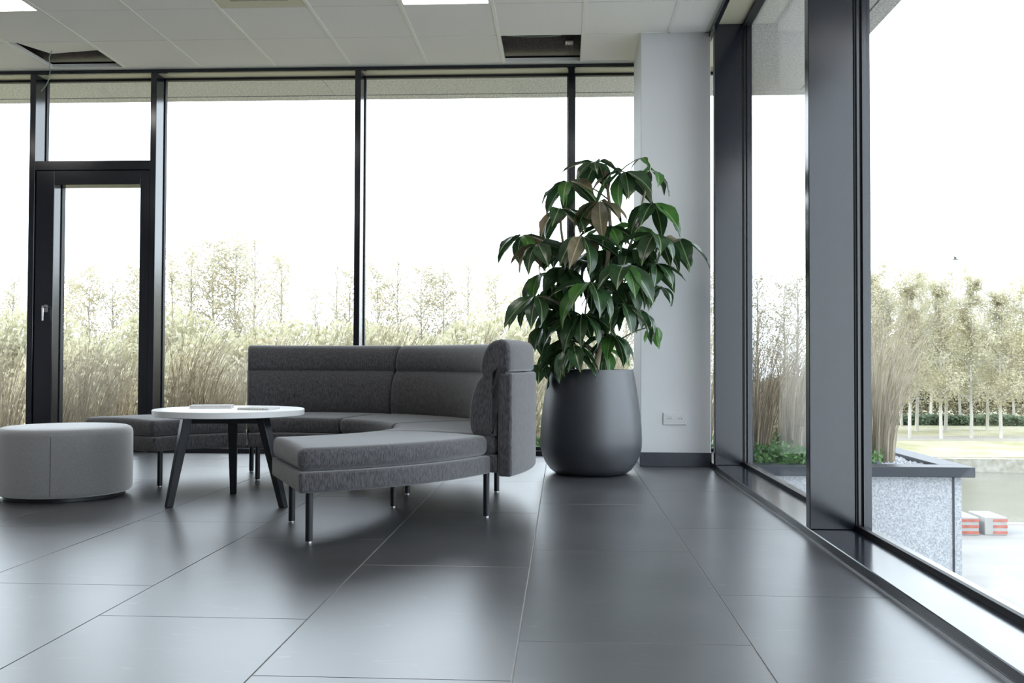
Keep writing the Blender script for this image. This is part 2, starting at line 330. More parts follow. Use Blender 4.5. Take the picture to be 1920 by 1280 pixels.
# right curtain wall
wr = struct(empty('window_2', (XI, 0, 0)))
def rw(name, x0, x1, y0, y1, z0, z1, m=M['frame'], bev=0.003, par=None): return boxo(name, x0-XI, x1-XI, y0, y1, z0, z1, m, par or wr, bev=bev, seg=1)
rw('sill_rail', XI, 1.265, YB, 7.37, 0.004, 0.038); rw('sill_bead', 1.205, 1.222, YB, 7.37, 0.038, 0.058, M['gasket'], 0); rw('sill_bead', 1.226, 1.262, YB, 7.37, 0.038, 0.050, M['frame'], 0)
rw('sill_groove', XI-0.004, XI, YB, 6.69, 0.0, 0.006, M['steel'], 0)
rw('head_rail', XI, XI+0.03, YB, 7.37, 3.005, HC); rw('head_reflection', XI+0.03, 1.205, YB, 7.37, 3.005, 3.03, M['cream'], 0); rw('head_bead', 1.205, 1.262, YB, 7.37, 2.985, 3.03, M['gasket'], 0)  # cream again paints the reflected light under the right head
RM = [6.445, 4.0, 1.555, -0.89, -3.335]
for y in RM:
    m = rw('mullion', XI, 1.203, y, y+0.062, 0.038, 3.005)
    for s0, s1, xa, xb, mt in ((-0.004, 0.066, 1.203, 1.212, 'gasket'), (-0.012, 0.074, 1.212, 1.222, 'frame'), (-0.010, 0.072, 1.222, 1.230, 'gasket'), (-0.024, 0.086, 1.230, 1.262, 'frame')):
        boxo('glazing_bead', xa-XI, xb-XI, y+s0, y+s1, 0.038, 3.005, M[mt], m)
prev = 7.37
for y in RM+[YB]:
    pane(XG-0.004-XI, XG+0.004-XI, (y+0.062 if y > YB else YB), prev, 0.045, 2.995, wr); prev = y

# ------------------------------------------------------------------ things in the ceiling
def light_panel(k, j, label, grp=None):
    x0, y0 = CX0+0.6*k, CY0+0.6*j
    r = empty('ceiling_light_panel', (x0+0.3, y0+0.3, HC)); tag(r, label, 'ceiling light', grp)
    f = MB(); f.box(-0.288, 0.288, -0.298, -0.286, -0.002, 0.02).box(-0.288, 0.288, 0.286, 0.298, -0.002, 0.02).box(-0.288, -0.276, -0.286, 0.286, -0.002, 0.02).box(0.276, 0.288, -0.286, 0.286, -0.002, 0.02)
    f.build('frame', M['tbar'], r); boxo('diffuser', -0.276, 0.276, -0.286, 0.286, 0.001, 0.015, M['lit'], r)
NAMED = {(-6, -2): 'lit square light panel in the ceiling above the glazed door, top left', (-1, -2): 'lit square light panel in the ceiling, at the top edge right of the air vent'}
LIGHTS = {q for q in LIGHTS if CX0+0.6*q[0] > XL and CY0+0.6*q[1] > YB}
for kj in sorted(LIGHTS): light_panel(*kj, NAMED.get(kj, 'added light panel out of view, further back in the ceiling'), None if kj in NAMED else 'added ceiling light panels out of view')  # panels not in NAMED are unseen, added to brighten the room
vx, vy = CX0+0.6*VENT[0]+0.3, CY0+0.6*VENT[1]+0.3
v = tag(empty('air_diffuser', (vx, vy, HC)), 'cream square air vent set in the ceiling between light panels', 'air vent')
f = MB()
for a, b, c, d in ((-0.288, 0.288, -0.298, -0.19), (-0.288, 0.288, 0.19, 0.298), (-0.288, -0.19, -0.19, 0.19), (0.19, 0.288, -0.19, 0.19)): f.box(a, b, c, d, 0, 0.012)
f.build('face_plate', M['cream'], v)
for r_ in (0.15, 0.10, 0.05):
    g = MB(); 
    for a, b, c, d in ((-r_, r_, -r_, -r_+0.012), (-r_, r_, r_-0.012, r_), (-r_, -r_+0.012, -r_, r_), (r_-0.012, r_, -r_, r_)): g.box(a, b, c, d, 0.003, 0.021)
    g.build('vane', M['tbar'], v)
boxo('backing', -0.19, 0.19, -0.19, 0.19, 0.022, 0.026, M['plenum'], v)
d = MB(); d.tube([(-6.95, 7.225, 3.225), (0.5, 7.225, 3.225)], 0.16, 24)
tag(d.build('ventilation_duct', M['duct'], None, smooth=True), 'dark brown duct glimpsed through the openings in the ceiling', 'duct')
b = tag(empty('hanging_bracket', (0.045, 7.12, 3.05)), 'small grey steel bracket inside the open ceiling hole', 'bracket')
MB().box(-0.028, 0.028, -0.10, -0.09, 0.05, 0.20).build('plate', M['duct'], b, bev=0.002); MB().box(-0.028, 0.028, -0.11, -0.03, 0.042, 0.052).build('foot', M['steel'], b)
for s in (-1, 1): MB().tube([(s*0.018, -0.05, -0.01), (s*0.018, -0.05, 0.05)], 0.004, 8).build('bolt', M['steel'], b)
c = MB(); P = [(97, 95, 6.9), (92, 108, 6.93), (93, 118, 6.96), (94, 132, 7.0), (92, 148, 7.03), (86, 161, 7.06), (77, 171, 7.08)]
c.tube([at(*p) for p in P], 0.0035, 6); tag(c.build('hanging_cable', M['cable'], None, smooth=True), 'thin pale green cable dangling from the gap in the ceiling', 'cable')
c = MB(); c.tube([at(945+i*12, 66+3.2*math.sin(i/9*PI), 6.80) for i in range(10)], 0.003, 6)
tag(c.build('loose_cable', M['cable'], None, smooth=True), 'thin green cable lying across the open ceiling hole', 'cable')

# ------------------------------------------------------------------ sofa
SC = (-1.65, 4.95)
def arc_part(name, prof, a0, a1, m, parent, er=0.02, n=18):
    """closed profile [(r,z)..] (counter-clockwise) swept about the sofa centre, ends rounded by er"""
    k = len(prof); rm = sum(p[0] for p in prof)/k
    nor = []
    for i in range(k):
        p, q = prof[i-1], prof[(i+1) % k]; dx, dz = q[0]-p[0], q[1]-p[1]; l = math.hypot(dx, dz) or 1; nor.append((dz/l, -dx/l))
    da = er/rm
    rings = [(a0+da*(1-math.cos(math.radians(t))), er*(1-math.sin(math.radians(t)))) for t in (0, 22, 45, 67, 90)]
    mid = [(a0+da+(a1-a0-2*da)*i/n, 0) for i in range(1, n)]
    rings = rings+mid+[(a1-(a-a0), e) for a, e in rings[::-1]]
    vs = []
    for a, e in rings:
        for (r, z), (nx, nz) in zip(prof, nor):
            rr = r-nx*e; vs.append((rr*math.cos(a), rr*math.sin(a), z-nz*e))
    R_ = len(rings)
    fs = [(i*k+j, (i+1)*k+j, (i+1)*k+(j+1) % k, i*k+(j+1) % k) for i in range(R_-1) for j in range(k)]
    fs += [tuple(range(k)), tuple(range((R_-1)*k, R_*k))[::-1]]
    b = MB(); b.add(vs, fs); o = b.build(name, m, parent, smooth=True, angle=55)
    return o
def rrect(r0, r1, z0, z1, rad, crown=0.0, n=4):
    p = []
    for cx, cz, s in ((r1-rad, z0+rad, -90), (r1-rad, z1-rad, 0), (r0+rad, z1-rad, 90), (r0+rad, z0+rad, 180)):
        for i in range(n+1):
            t = math.radians(s+90*i/n); p.append((cx+rad*math.cos(t), cz+rad*math.sin(t)))
        if crown and s == 0:
            for q in (0.75, 0.5, 0.25): p.append((r0+rad+(r1-r0-2*rad)*q, z1+crown*math.sin(PI*q)))
    return p
sofa = tag(empty('sectional_sofa', (SC[0], SC[1], 0)), 'curved charcoal fabric sectional sofa with armless bench ends and black legs', 'sofa')
BND = [math.radians(a) for a in (-64, -21, 22, 66, 109, 152)]
g = 0.0035
for i in range(5):
    a0, a1 = BND[i]+g, BND[i+1]-g
    arc_part('seat_base', rrect(0.755, 1.415 if i in (0, 4) else 1.44, 0.205, 0.287, 0.014), a0, a1, M['fabric'], sofa, 0.012)
    arc_part('seat_cushion', rrect(0.765, 1.405 if i in (0, 4) else 1.43, 0.289, 0.382, 0.034, 0.008, 5), a0, a1, M['fabric'], sofa, 0.030)
    if 1 <= i <= 3:
        front = [(1.315, 0.375), (1.297, 0.40), (1.290, 0.44), (1.292, 0.50), (1.305, 0.57), (1.330, 0.632), (1.352, 0.655), (1.358, 0.662), (1.350, 0.670), (1.346, 0.69), (1.352, 0.735), (1.366, 0.775), (1.388, 0.805), (1.415, 0.823), (1.45, 0.83), (1.478, 0.822), (1.496, 0.80), (1.50, 0.775), (1.50, 0.69), (1.49, 0.678), (1.445, 0.676), (1.438, 0.67), (1.436, 0.60), (1.436, 0.385), (1.425, 0.375)]
        arc_part('backrest', front[::-1], a0, a1, M['fabric'], sofa, 0.022)
        arc_part('back_shell', rrect(1.442, 1.512, 0.19, 0.672, 0.014), a0-0.002, a1+0.002, M['fabric'], sofa, 0.014)
legm = MB().tube([(0, 0, 0.006), (0, 0, 0.21)], 0.0148, 14).mesh('leg', M['black'], smooth=True)
padm = MB().tube([(0, 0, 0), (0, 0, 0.007)], 0.012, 12).mesh('foot_pad', M['steel'], smooth=True)
for x, y in ((-1.01, 3.775), (-1.216, 4.25), (-0.354, 4.45), (-0.84, 4.72), (-0.844, 5.18), (-0.365, 5.31), (-1.27, 5.71), (-1.02, 6.20), (-1.85, 5.72), (-2.03, 6.15), (-2.31, 5.38), (-2.76, 5.62)):
    l = link('leg', legm, sofa); l.location = (x-SC[0], y-SC[1], 0); p_ = link('foot_pad', padm, l)

# ------------------------------------------------------------------ coffee table, pouf
TC = (-1.702, 4.806)
tb = tag(empty('coffee_table', (*TC, 0)), 'round white coffee table on splayed black wooden legs', 'table')
tt = MB().lathe([(0.366, 0.446), (0.374, 0.449), (0.375, 0.475), (0.372, 0.478)], 72).build('tabletop', M['laminate'], tb, smooth=True, angle=30)
fr = MB()
tops = []
for (x, y) in ((-0.236, -0.184), (-0.09, 0.324), (0.325, -0.141)):
    r = math.hypot(x, y); ux, uy = x/r, y/r; tx, ty = ux*0.215, uy*0.215; tops.append((tx, ty))
    b = MB(); px, py = -uy, ux; vs = []
    for cx, cy, z, w, d_ in ((x, y, 0.0, 0.017, 0.017), (tx, ty, 0.446, 0.026, 0.024)):
        for s, q in ((-1, -1), (1, -1), (1, 1), (-1, 1)): vs.append((cx+ux*d_*s+px*w*q, cy+uy*d_*s+py*w*q, z))
    b.add(vs, [(3, 2, 1, 0), (4, 5, 6, 7), (0, 1, 5, 4), (1, 2, 6, 5), (2, 3, 7, 6), (3, 0, 4, 7)]); b.build('leg', M['blackwood'], tb, bev=0.003)
for i in range(3):
    a, c = Vector((*tops[i], 0)), Vector((*tops[(i+1) % 3], 0)); dd = (c-a).normalized(); nn = Vector((-dd.y, dd.x, 0))*0.011
    b = MB(); b.add([v_+Vector((0, 0, z)) for z in (0.41, 0.446) for v_ in (a-nn, c-nn, c+nn, a+nn)], [(3, 2, 1, 0), (4, 5, 6, 7), (0, 1, 5, 4), (1, 2, 6, 5), (2, 3, 7, 6), (3, 0, 4, 7)]); b.build('apron', M['blackwood'], tb)
pf = tag(empty('pouf', (-2.664, 5.0, 0)), 'round light grey upholstered pouf at the left edge', 'pouf')
MB().lathe([(0.30, 0.022), (0.322, 0.024), (0.333, 0.034), (0.336, 0.05), (0.337, 0.2), (0.336, 0.335), (0.332, 0.352), (0.322, 0.364), (0.308, 0.370), (0.20, 0.374), (0.08, 0.376), (0.01, 0.3765)], 80).build('cover', M['poufm'], pf, smooth=True, angle=60)
MB().lathe([(0.298, 0), (0.300, 0.002), (0.300, 0.024), (0.29, 0.026)], 64).build('plinth', M['black'], pf, smooth=True)
sm = MB(); a = math.radians(-74)
sm.tube([(0.3372*math.cos(a), 0.3372*math.sin(a), 0.035), (0.338*math.cos(a), 0.338*math.sin(a), 0.2), (0.3368*math.cos(a), 0.3368*math.sin(a), 0.335)], 0.0012, 6); sm.build('seam', M['fabric'], pf)
# notebook and pad
def quadbook(pts, z, h): return [Vector((p.x, p.y, z)) for p in pts]+[Vector((p.x, p.y, z+h)) for p in pts]
BF = [(3, 2, 1, 0), (4, 5, 6, 7), (0, 1, 5, 4), (1, 2, 6, 5), (2, 3, 7, 6), (3, 0, 4, 7)]
nb = tag(empty('notebook', (-1.83, 4.90, 0.478)), 'white closed notebook lying on the left of the round table', 'notebook')
nb.rotation_euler = (0, 0, math.radians(14))
for nm, z0, z1, e, m in (('cover', 0.0, 0.0025, 0, 'paper'), ('pages', 0.0025, 0.012, 0.003, 'pages'), ('cover', 0.012, 0.0145, 0, 'paper')):
    MB().box(-0.105+e, 0.105-e, -0.075+e, 0.075-e, z0, z1).build(nm, M[m], nb)
sp = tag(empty('spiral_notepad', (-1.545, 4.70, 0.478)), 'small white spiral notepad lying on the right of the round table', 'notepad')
sp.rotation_euler = (0, 0, math.radians(-7))
MB().box(-0.085, 0.085, 0, 0.13, 0, 0.009).build('pages', M['paper'], sp)
rg = MB().tube([(0, 0.006*math.cos(t*PI/5)+0.001, 0.006+0.007*math.sin(t*PI/5)) for t in range(11)], 0.0013, 5).mesh('ring', M['tbar'], smooth=True)
for i in range(20): o = link('ring', rg, sp); o.location = (-0.08+i*0.0084, 0, 0)

# ------------------------------------------------------------------ socket
so = tag(empty('wall_socket', (0.780, 6.70, 0.332)), 'white double wall socket low on the white column', 'socket')
MB().box(-0.080, 0.080, -0.011, 0, -0.042, 0.042).build('cover_plate', M['plastic'], so, bev=0.003)
for s in (-0.037, 0.037):
    u = MB(); n = 24
    ring = lambda r, y: [(s+r*math.cos(2*PI*i/n), y, r*math.sin(2*PI*i/n)) for i in range(n)]
    vs = ring(0.024, -0.0125)+ring(0.0195, -0.013)+ring(0.0185, -0.0113)
    u.add(vs, [(i, (i+1) % n, n+(i+1) % n, n+i) for i in range(n)]+[(n+i, n+(i+1) % n, 2*n+(i+1) % n, 2*n+i) for i in range(n)]+[tuple(range(2*n, 3*n))[::-1]])
    ins = u.build('socket_insert', M['plastic'], so)
    for q in (-0.0085, 0.0085): MB().tube([(s+q, -0.0108, 0), (s+q, -0.0122, 0)], 0.003, 10).build('pin_hole', M['hole'], ins)
    MB().tube([(s, -0.011, 0.012), (s, -0.018, 0.012)], 0.0024, 8).build('earth_pin', M['steel'], ins)

# ------------------------------------------------------------------ potted plant
PC = Vector((0.185, 6.25, 0))
pl = tag(empty('potted_plant', PC), 'large umbrella plant with drooping glossy leaves in a tall dark rounded pot', 'plant')
pot = MB().lathe([(0.205, 0.0), (0.232, 0.006), (0.265, 0.03), (0.297, 0.075), (0.318, 0.12), (0.329, 0.17), (0.331, 0.22), (0.328, 0.30), (0.316, 0.42), (0.300, 0.53), (0.283, 0.63), (0.2755, 0.668), (0.273, 0.675), (0.266, 0.675), (0.262, 0.665), (0.262, 0.60)], 72).build('pot', M['pot'], pl, smooth=True, angle=50)
MB().lathe([(0.262, 0.60), (0.262, 0.64), (0.15, 0.652), (0.01, 0.655)], 40).build('soil', M['soil'], pl, smooth=True)
def leaf_mesh(name, m, droop, fold, wid, tipbend, n=9):
    vs = []; fs = []
    prof = [0.0, 0.42, 0.74, 0.93, 1.0, 0.93, 0.76, 0.50, 0.20, 0.0]
    x = y = 0.0; z = 0.0; ang = 0.15; L = 1.0/n
    for i in range(n+1):
        w = wid*prof[i]
        if i > 0:
            ang -= droop/n*(1+tipbend*i/n); x += L*math.cos(ang); z += L*math.sin(ang)
        wave = 0.012*math.sin(i*2.1)
        up = Vector((-math.sin(ang), 0, math.cos(ang)))
        for q in (-1, -0.5, 0, 0.5, 1):
            h = fold*w*abs(q)-0.05*w*q*q*4*0.3+(wave*q if abs(q) == 1 else 0)
            vs.append((x+up.x*h, w*q, z+up.z*h))
    for i in range(n):
        for j in range(4): fs.append((i*5+j, (i+1)*5+j, (i+1)*5+j+1, i*5+j+1))
    b = MB(); b.add(vs, fs); return b.mesh(name, m, smooth=True, angle=80)
LV = {}
for key in ('leafA', 'leafB', 'leafC'):
    LV[key] = [leaf_mesh('leaf', M[key], d_, f_, w_, t_) for d_, f_, w_, t_ in ((0.6, 0.35, 0.20, 0.6), (1.0, 0.28, 0.185, 0.4), (0.35, 0.45, 0.21, 1.2))]
def V(px, py, y): return at(px, py, y)-PC
stems = [[V(1116, 700, 6.20), V(1124, 650, 6.19), V(1130, 610, 6.19), V(1128, 560, 6.22), V(1140, 480, 6.25), V(1144, 425, 6.27), V(1142, 375, 6.27), V(1135, 320, 6.28)],
         [V(1062, 700, 6.27), V(1061, 640, 6.28), V(1068, 560, 6.30), V(1062, 500, 6.30), V(1052, 430, 6.28), V(1050, 395, 6.26)],
         [V(1138, 700, 6.34), V(1144, 650, 6.36), V(1158, 560, 6.38), V(1178, 470, 6.38), V(1195, 420, 6.36), V(1212, 350, 6.35)],
         [V(1090, 700, 6.12), V(1092, 640, 6.08), V(1098, 580, 6.04), V(1104, 535, 6.00)]]
for s_, r_ in zip(stems, (0.022, 0.016, 0.016, 0.010)):
    k = len(s_); MB().tube(s_, [r_*(1-0.6*i/(k-1)) for i in range(k)], 10).build('trunk', M['bark'], pl, smooth=True)
# whorls: pixel where the leaflets meet, depth, leaflet count, leaflet length, main leaf kind, tilt
WH = [(1120, 303, 6.28, 7, .21, 'A'), (1170, 322, 6.22, 9, .23, 'A'), (1219, 320, 6.36, 7, .20, 'B'), (1204, 296, 6.42, 3, .11, 'B'), (1125, 377, 6.12, 8, .21, 'C'), (1050, 391, 6.20, 8, .22, 'C'),
      (1066, 340, 6.32, 7, .22, 'A'), (1225, 381, 6.26, 8, .23, 'A'), (1090, 443, 6.00, 9, .24, 'C'), (1228, 439, 6.12, 8, .22, 'A'), (1142, 424, 6.22, 7, .20, 'A'), (1272, 448, 6.34, 8, .21, 'A'),
      (1008, 458, 6.10, 9, .21, 'C'), (980, 441, 6.26, 6, .19, 'A'), (1174, 496, 5.98, 9, .25, 'A'), (1106, 529, 5.93, 9, .26, 'A'), (1012, 514, 6.30, 7, .20, 'B'), (1177, 466, 6.30, 7, .21, 'A'),
      (1228, 494, 6.20, 8, .21, 'A'), (1005, 555, 6.06, 9, .23, 'A'), (1165, 568, 6.10, 7, .22, 'A'), (1238, 537, 6.32, 5, .16, 'A'), (1092, 588, 6.02, 8, .24, 'A'), (1059, 636, 6.06, 8, .22, 'A'),
      (1019, 610, 6.20, 7, .19, 'A'), (1075, 648, 5.98, 6, .20, 'A'), (1148, 627, 6.16, 7, .19, 'A'), (1230, 612, 6.36, 4, .12, 'B'), (1010, 683, 6.14, 5, .15, 'A'), (1134, 655, 6.38, 6, .17, 'B'),
      (1063, 655, 5.96, 4, .21, 'A'), (1040, 535, 6.38, 8, .19, 'B'), (1195, 580, 6.34, 6, .17, 'A'), (1195, 425, 6.44, 7, .18, 'B'), (1100, 490, 6.36, 8, .20, 'A'), (1150, 530, 6.36, 7, .20, 'A'), (1040, 470, 6.40, 7, .19, 'A')]
rnd = random.Random(11)
for (px, py, y, n, L, kind) in WH:
    c = V(px, py, y)
    best = None
    for s_ in stems:
        for i in range(len(s_)-1):
            for t in (0, 0.5):
                q = s_[i].lerp(s_[i+1], t)
                dz = c.z-q.z; dist = (c-q).length+(0.6 if dz < 0.02 else 0)+(abs(dz-0.16)*0.5)
                if best is None or dist < best[0]: best = (dist, q)
    q = best[1]; mid = q.lerp(c, 0.55)+Vector((0, 0, 0.03))
    br = MB().tube([q, q.lerp(mid, 0.5)+Vector((0, 0, 0.008)), mid, mid.lerp(c, 0.6)+Vector((0, 0, 0.008)), c], [0.0055, 0.005, 0.0045, 0.004, 0.003], 7).build('branch', M['stem'], pl, smooth=True)
    out = Vector((c.x, c.y, 0)); out = out.normalized() if out.length > 0.05 else Vector((0, -1, 0))
    az0 = rnd.uniform(0, 2*PI)
    for i in range(n):
        az = az0+2*PI*i/n+rnd.uniform(-0.2, 0.2)
        dirn = Vector((math.cos(az), math.sin(az), 0))
        el = -0.42-0.30*dirn.dot(out)*0.6+rnd.uniform(-0.35, 0.22)
        if py > 600: el -= 0.25
        mk = {'A': 'leafA', 'B': 'leafB', 'C': 'leafC'}[kind]
        u = rnd.random()
        if kind == 'A' and u < 0.10: mk = 'leafB'
        if kind == 'A' and u > 0.95: mk = 'leafC'
        if kind == 'C' and u < 0.5: mk = 'leafA'
        if kind == 'B' and u < 0.3: mk = 'leafA'
        ln = L*1.3*rnd.uniform(0.82, 1.1)
        tip = c+dirn*ln*math.cos(el)
        if tip.x+PC.x > 0.50 and tip.y+PC.y > 6.60: ln *= 0.6; el -= 0.5
        if tip.y+PC.y > 6.66 and tip.x+PC.x > 0.35: ln *= 0.7; el -= 0.4
        o = link('leaf', rnd.choice(LV[mk]), br)
        ps = 0.10*ln
        o.location = c+dirn*ps*0.5
        o.rotation_euler = (Matrix.Rotation(az, 3, 'Z') @ Matrix.Rotation(-el, 3, 'Y') @ Matrix.Rotation(rnd.uniform(-0.45, 0.45), 3, 'X')).to_euler()
        o.scale = (ln, ln, ln)

inner = MB()
for (px, py, y, n, L) in [(1120, 470, 6.32, 9, .22), (1200, 470, 6.28, 8, .21), (1060, 500, 6.22, 9, .22), (1140, 560, 6.28, 9, .23), (1050, 580, 6.26, 8, .22), (1180, 530, 6.26, 8, .21), (1040, 650, 6.24, 6, .18)]:
    c = V(px, py, y); az0 = rnd.uniform(0, 6.28)
    for i in range(n):
        az = az0+2*PI*i/n+rnd.uniform(-.25, .25); el = -0.5+rnd.uniform(-.4, .25); me = rnd.choice(LV['leafA']); ln = L*1.25*rnd.uniform(.8, 1.1)
        mt = Matrix.Translation(c) @ (Matrix.Rotation(az, 4, 'Z') @ Matrix.Rotation(-el, 4, 'Y') @ Matrix.Rotation(rnd.uniform(-.45, .45), 4, 'X')) @ Matrix.Diagonal((ln, ln, ln, 1))
        inner.add([mt @ v_.co for v_ in me.vertices], [tuple(p_.vertices) for p_ in me.polygons])
o = inner.build('inner_foliage', M['leafI'], pl, smooth=True, angle=80); o['kind'] = 'stuff'

# ------------------------------------------------------------------ outside: terrace planter
ZP = -0.067
struct(boxo('wall_planter_front', 1.27, 3.055, 7.50, 7.62, -4.3, ZP-0.07, M['render']))
struct(boxo('wall_planter_side', 2.935, 3.056, 7.62, 10.1, -4.3, ZP-0.07, M['render']))
struct(MB().box(2.985, 3.0, 7.494, 7.502, -4.3, ZP-0.078).build('trim_1', M['coping']))
struct(boxo('trim_2', 1.27, 3.135, 7.44, 7.64, ZP-0.077, ZP, M['coping'], bev=0.004))
struct(boxo('trim_3', 2.94, 3.135, 7.64, 10.1, ZP-0.077, ZP, M['coping'], bev=0.004))
struct(boxo('floor_planter', XL, 2.935, 7.64, 10.0, -0.9, -0.13, M['soil']))
gr = MB(); rr = random.Random(5)
def rock(mb, x, y, z, r, rr):
    vs = []
    for u in ((1, 0, 0), (-1, 0, 0), (0, 1, 0), (0, -1, 0), (0, 0, 1), (0, 0, -1)): vs.append((x+u[0]*r*rr.uniform(.7, 1.2), y+u[1]*r*rr.uniform(.7, 1.2), z+u[2]*r*rr.uniform(.5, .8)))
    mb.add(vs, [(0, 2, 4), (2, 1, 4), (1, 3, 4), (3, 0, 4), (2, 0, 5), (1, 2, 5), (3, 1, 5), (0, 3, 5)])
for i in range(2600): rock(gr, rr.uniform(2.45, 2.93), rr.uniform(7.66, 9.95), -0.118+rr.uniform(0, .02), rr.uniform(.012, .028), rr)
tag(gr.build('gravel', M['stone']), 'pale gravel strip along the edge of the planter outside', 'gravel', kind='stuff')
dk = MB(); rock(dk, 2.50, 7.78, -0.09, 0.06, rr); tag(dk.build('rock', M['darkstone']), 'single dark rock on the pale gravel of the planter', 'rock')
# dry ornamental grass clumps
def grass_mesh(seed, m, h, n=130, lean=0.25, base=0.11):
    r = random.Random(seed); b = MB()
    for i in range(n):
        a = r.uniform(0, 2*PI); rad = base*math.sqrt(r.random()); x, y, z = rad*math.cos(a), rad*math.sin(a), 0.0
        hh = h*r.uniform(0.55, 1.18); spread = r.uniform(0.02, 0.34); dx = math.cos(a)*spread+lean*r.uniform(0.3, 1.2); dy = math.sin(a)*spread*0.7
        w = r.uniform(0.0022, 0.0046); th = r.uniform(0, PI); wx, wy = math.cos(th)*w, math.sin(th)*w; N = 6; pts = []; bend = r.uniform(1.6, 2.6); drop = r.uniform(0, 0.22)
        for k in range(N+1):
            t = k/N; pts.append((x+dx*hh*t**bend, y+dy*hh*t**bend, hh*(t-drop*t**3.2)))
        vs = []
        for k, p in enumerate(pts):
            q = 1-0.75*k/N; vs += [(p[0]-wx*q, p[1]-wy*q, p[2]), (p[0]+wx*q, p[1]+wy*q, p[2])]
        b.add(vs, [(2*k, 2*k+1, 2*k+3, 2*k+2) for k in range(N)])
        if i % 4 == 0:      # seed plume and thin side blades
            p0, p1 = Vector(pts[-2]), Vector(pts[-1]); d = (p1-p0)
            for s in range(5):
                s0 = p0+d*(0.2*s); e = s0+Vector((r.uniform(-.02, .05), r.uniform(-.03, .03), r.uniform(0.0, .05))); b.add([s0, s0+Vector((.004, 0, 0)), e+Vector((0.0015, 0, 0)), e], [(0, 1, 2, 3)])
    return b.mesh('blades', m)
RV = [grass_mesh(1, M['reed'], 1.15), grass_mesh(2, M['reed2'], 1.05, lean=0.3), grass_mesh(3, M['reed'], 1.0, lean=0.18), grass_mesh(4, M['reed2'], 1.2, 190, 0.22)]
RS = [grass_mesh(8, M['reed'], 1.22, 260, 0.16, 0.10), grass_mesh(9, M['reed2'], 1.25, 260, 0.20, 0.12)]
def clump(px, y, me, label, grp, sc=1.0):
    p = at(px, 850, y); o = link('grass_clump', me); o.location = (p.x, y, -0.135); o.rotation_euler = (0, 0, random.uniform(-0.35, 0.35)); o.scale = (sc, sc, sc*random.uniform(0.92, 1.1))
    tag(o, label, 'plant', grp)
BAYS = [(-60, 40, 'dry tan ornamental grass clump outside the window left of the door', 3), (85, 250, 'dry tan ornamental grass clump outside, seen through the glazed door', 6), (300, 470, 'tall tan ornamental grass clump outside, left of the sofa back', 7), (500, 660, 'ornamental grass clump outside behind the straight sofa back', 6), (690, 1000, 'ornamental grass clump outside, between slim mullion and plant', 11), (1030, 1200, 'ornamental grass clump outside, directly behind the potted plant', 5)]
for a, b_, lab, n in BAYS:
    for i in range(n):
        clump(a+(b_-a)*(i+random.uniform(.1, .9))/n, random.choice((7.95, 8.25, 8.6, 9.0, 9.5)), random.choice(RV), lab, lab, random.uniform(.78, 1.15))
clump(1648, 8.15, RS[1], 'tall tan ornamental grass clump outside, right of the wide dark mullion', None, 1.05)
clump(1420, 8.05, RS[0], 'brown ornamental grass clump outside, right of the far dark post', None, 1.0)
clump(1487, 8.20, RS[1], 'pale ornamental grass clump outside, left of the wide dark mullion', None, 1.0)
clump(1336, 8.9, RV[0], 'ornamental grass clump outside, seen between column and far dark post', None, 1.0)
# low green cover in the planter
def bush_mesh(seed, m, rx, ry, rz, n, ls, name='foliage', hollow=True):
    r = random.Random(seed); b = MB()
    for i in range(n):
        u = Vector((r.gauss(0, 1), r.gauss(0, 1), r.gauss(0, 1))).normalized(); q = r.uniform(0.55, 1.0) if hollow else r.random()**0.4
        p = Vector((u.x*rx*q, u.y*ry*q, rz+u.z*rz*q)); a = Vector((r.gauss(0, 1), r.gauss(0, 1), r.gauss(0, 1))).normalized(); c = a.cross(Vector((r.gauss(0, 1), r.gauss(0, 1), r.gauss(0, 1)))).normalized()
        l, w = ls*r.uniform(.6, 1.3), ls*r.uniform(.3, .6); b.add([p-a*l, p+c*w, p+a*l, p-c*w], [(0, 1, 2, 3)])
    return b.mesh(name, m)
CV = [bush_mesh(s, M['cover'], 0.28, 0.25, 0.085, 520, 0.022) for s in (21, 22)]
for x, y, lab, s in ((1.75, 7.80, 'low leafy green plant at the left of the planter outside', 1.2), (1.95, 7.82, 'low leafy green plant under the pale grasses outside', 1.0), (2.28, 7.83, 'low leafy green plant right of the wide dark mullion outside', 1.0), (2.42, 8.15, 'low leafy green plant behind the dark rock in the planter', 1.1), (1.62, 8.25, 'taller leafy green plant beside the far dark post outside', 1.6), (-0.22, 7.85, 'low green plant outside, between sofa and pot', 1.5), (-0.5, 7.95, 'low green plant outside, behind the sofa end', 1.2)):
    o = link('ground_cover_plant', random.choice(CV)); o.location = (x, y, -0.135); o.scale = (s, s, s); tag(o, lab, 'plant')

# ------------------------------------------------------------------ outside: ground, canal, far bank
ZG = -4.3
struct(boxo('floor_quay', 1.3, 90, -20, 30.6, ZG-1.2, ZG, M['quay']))
struct(boxo('trim_quay_edge', 6.0, 90, 30.6, 31.0, ZG-1.2, ZG+0.02, M['conc']))
struct(boxo('water_canal', 6.0, 160, 30.9, 52.2, ZG-1.6, ZG-0.75, M['water']))
struct(boxo('wall_bank', 6.0, 160, 52.0, 52.6, ZG-1.6, ZG-0.05, M['bank']))
struct(boxo('floor_lawn_back', -120, 6.0, 7.6, 52.6, ZG-1.2, ZG, M['lawn']))
struct(boxo('floor_lawn_far', -120, 160, 52.6, 220, ZG-1.2, ZG-0.0, M['lawn']))
struct(boxo('floor_path', 8, 160, 63.5, 67.5, ZG-0.5, ZG+0.015, M['path']))
struct(boxo('floor_ground_left', -120, XL-0.25, -60, 7.6, ZG-1.2, ZG, M['quay']))
bl = []
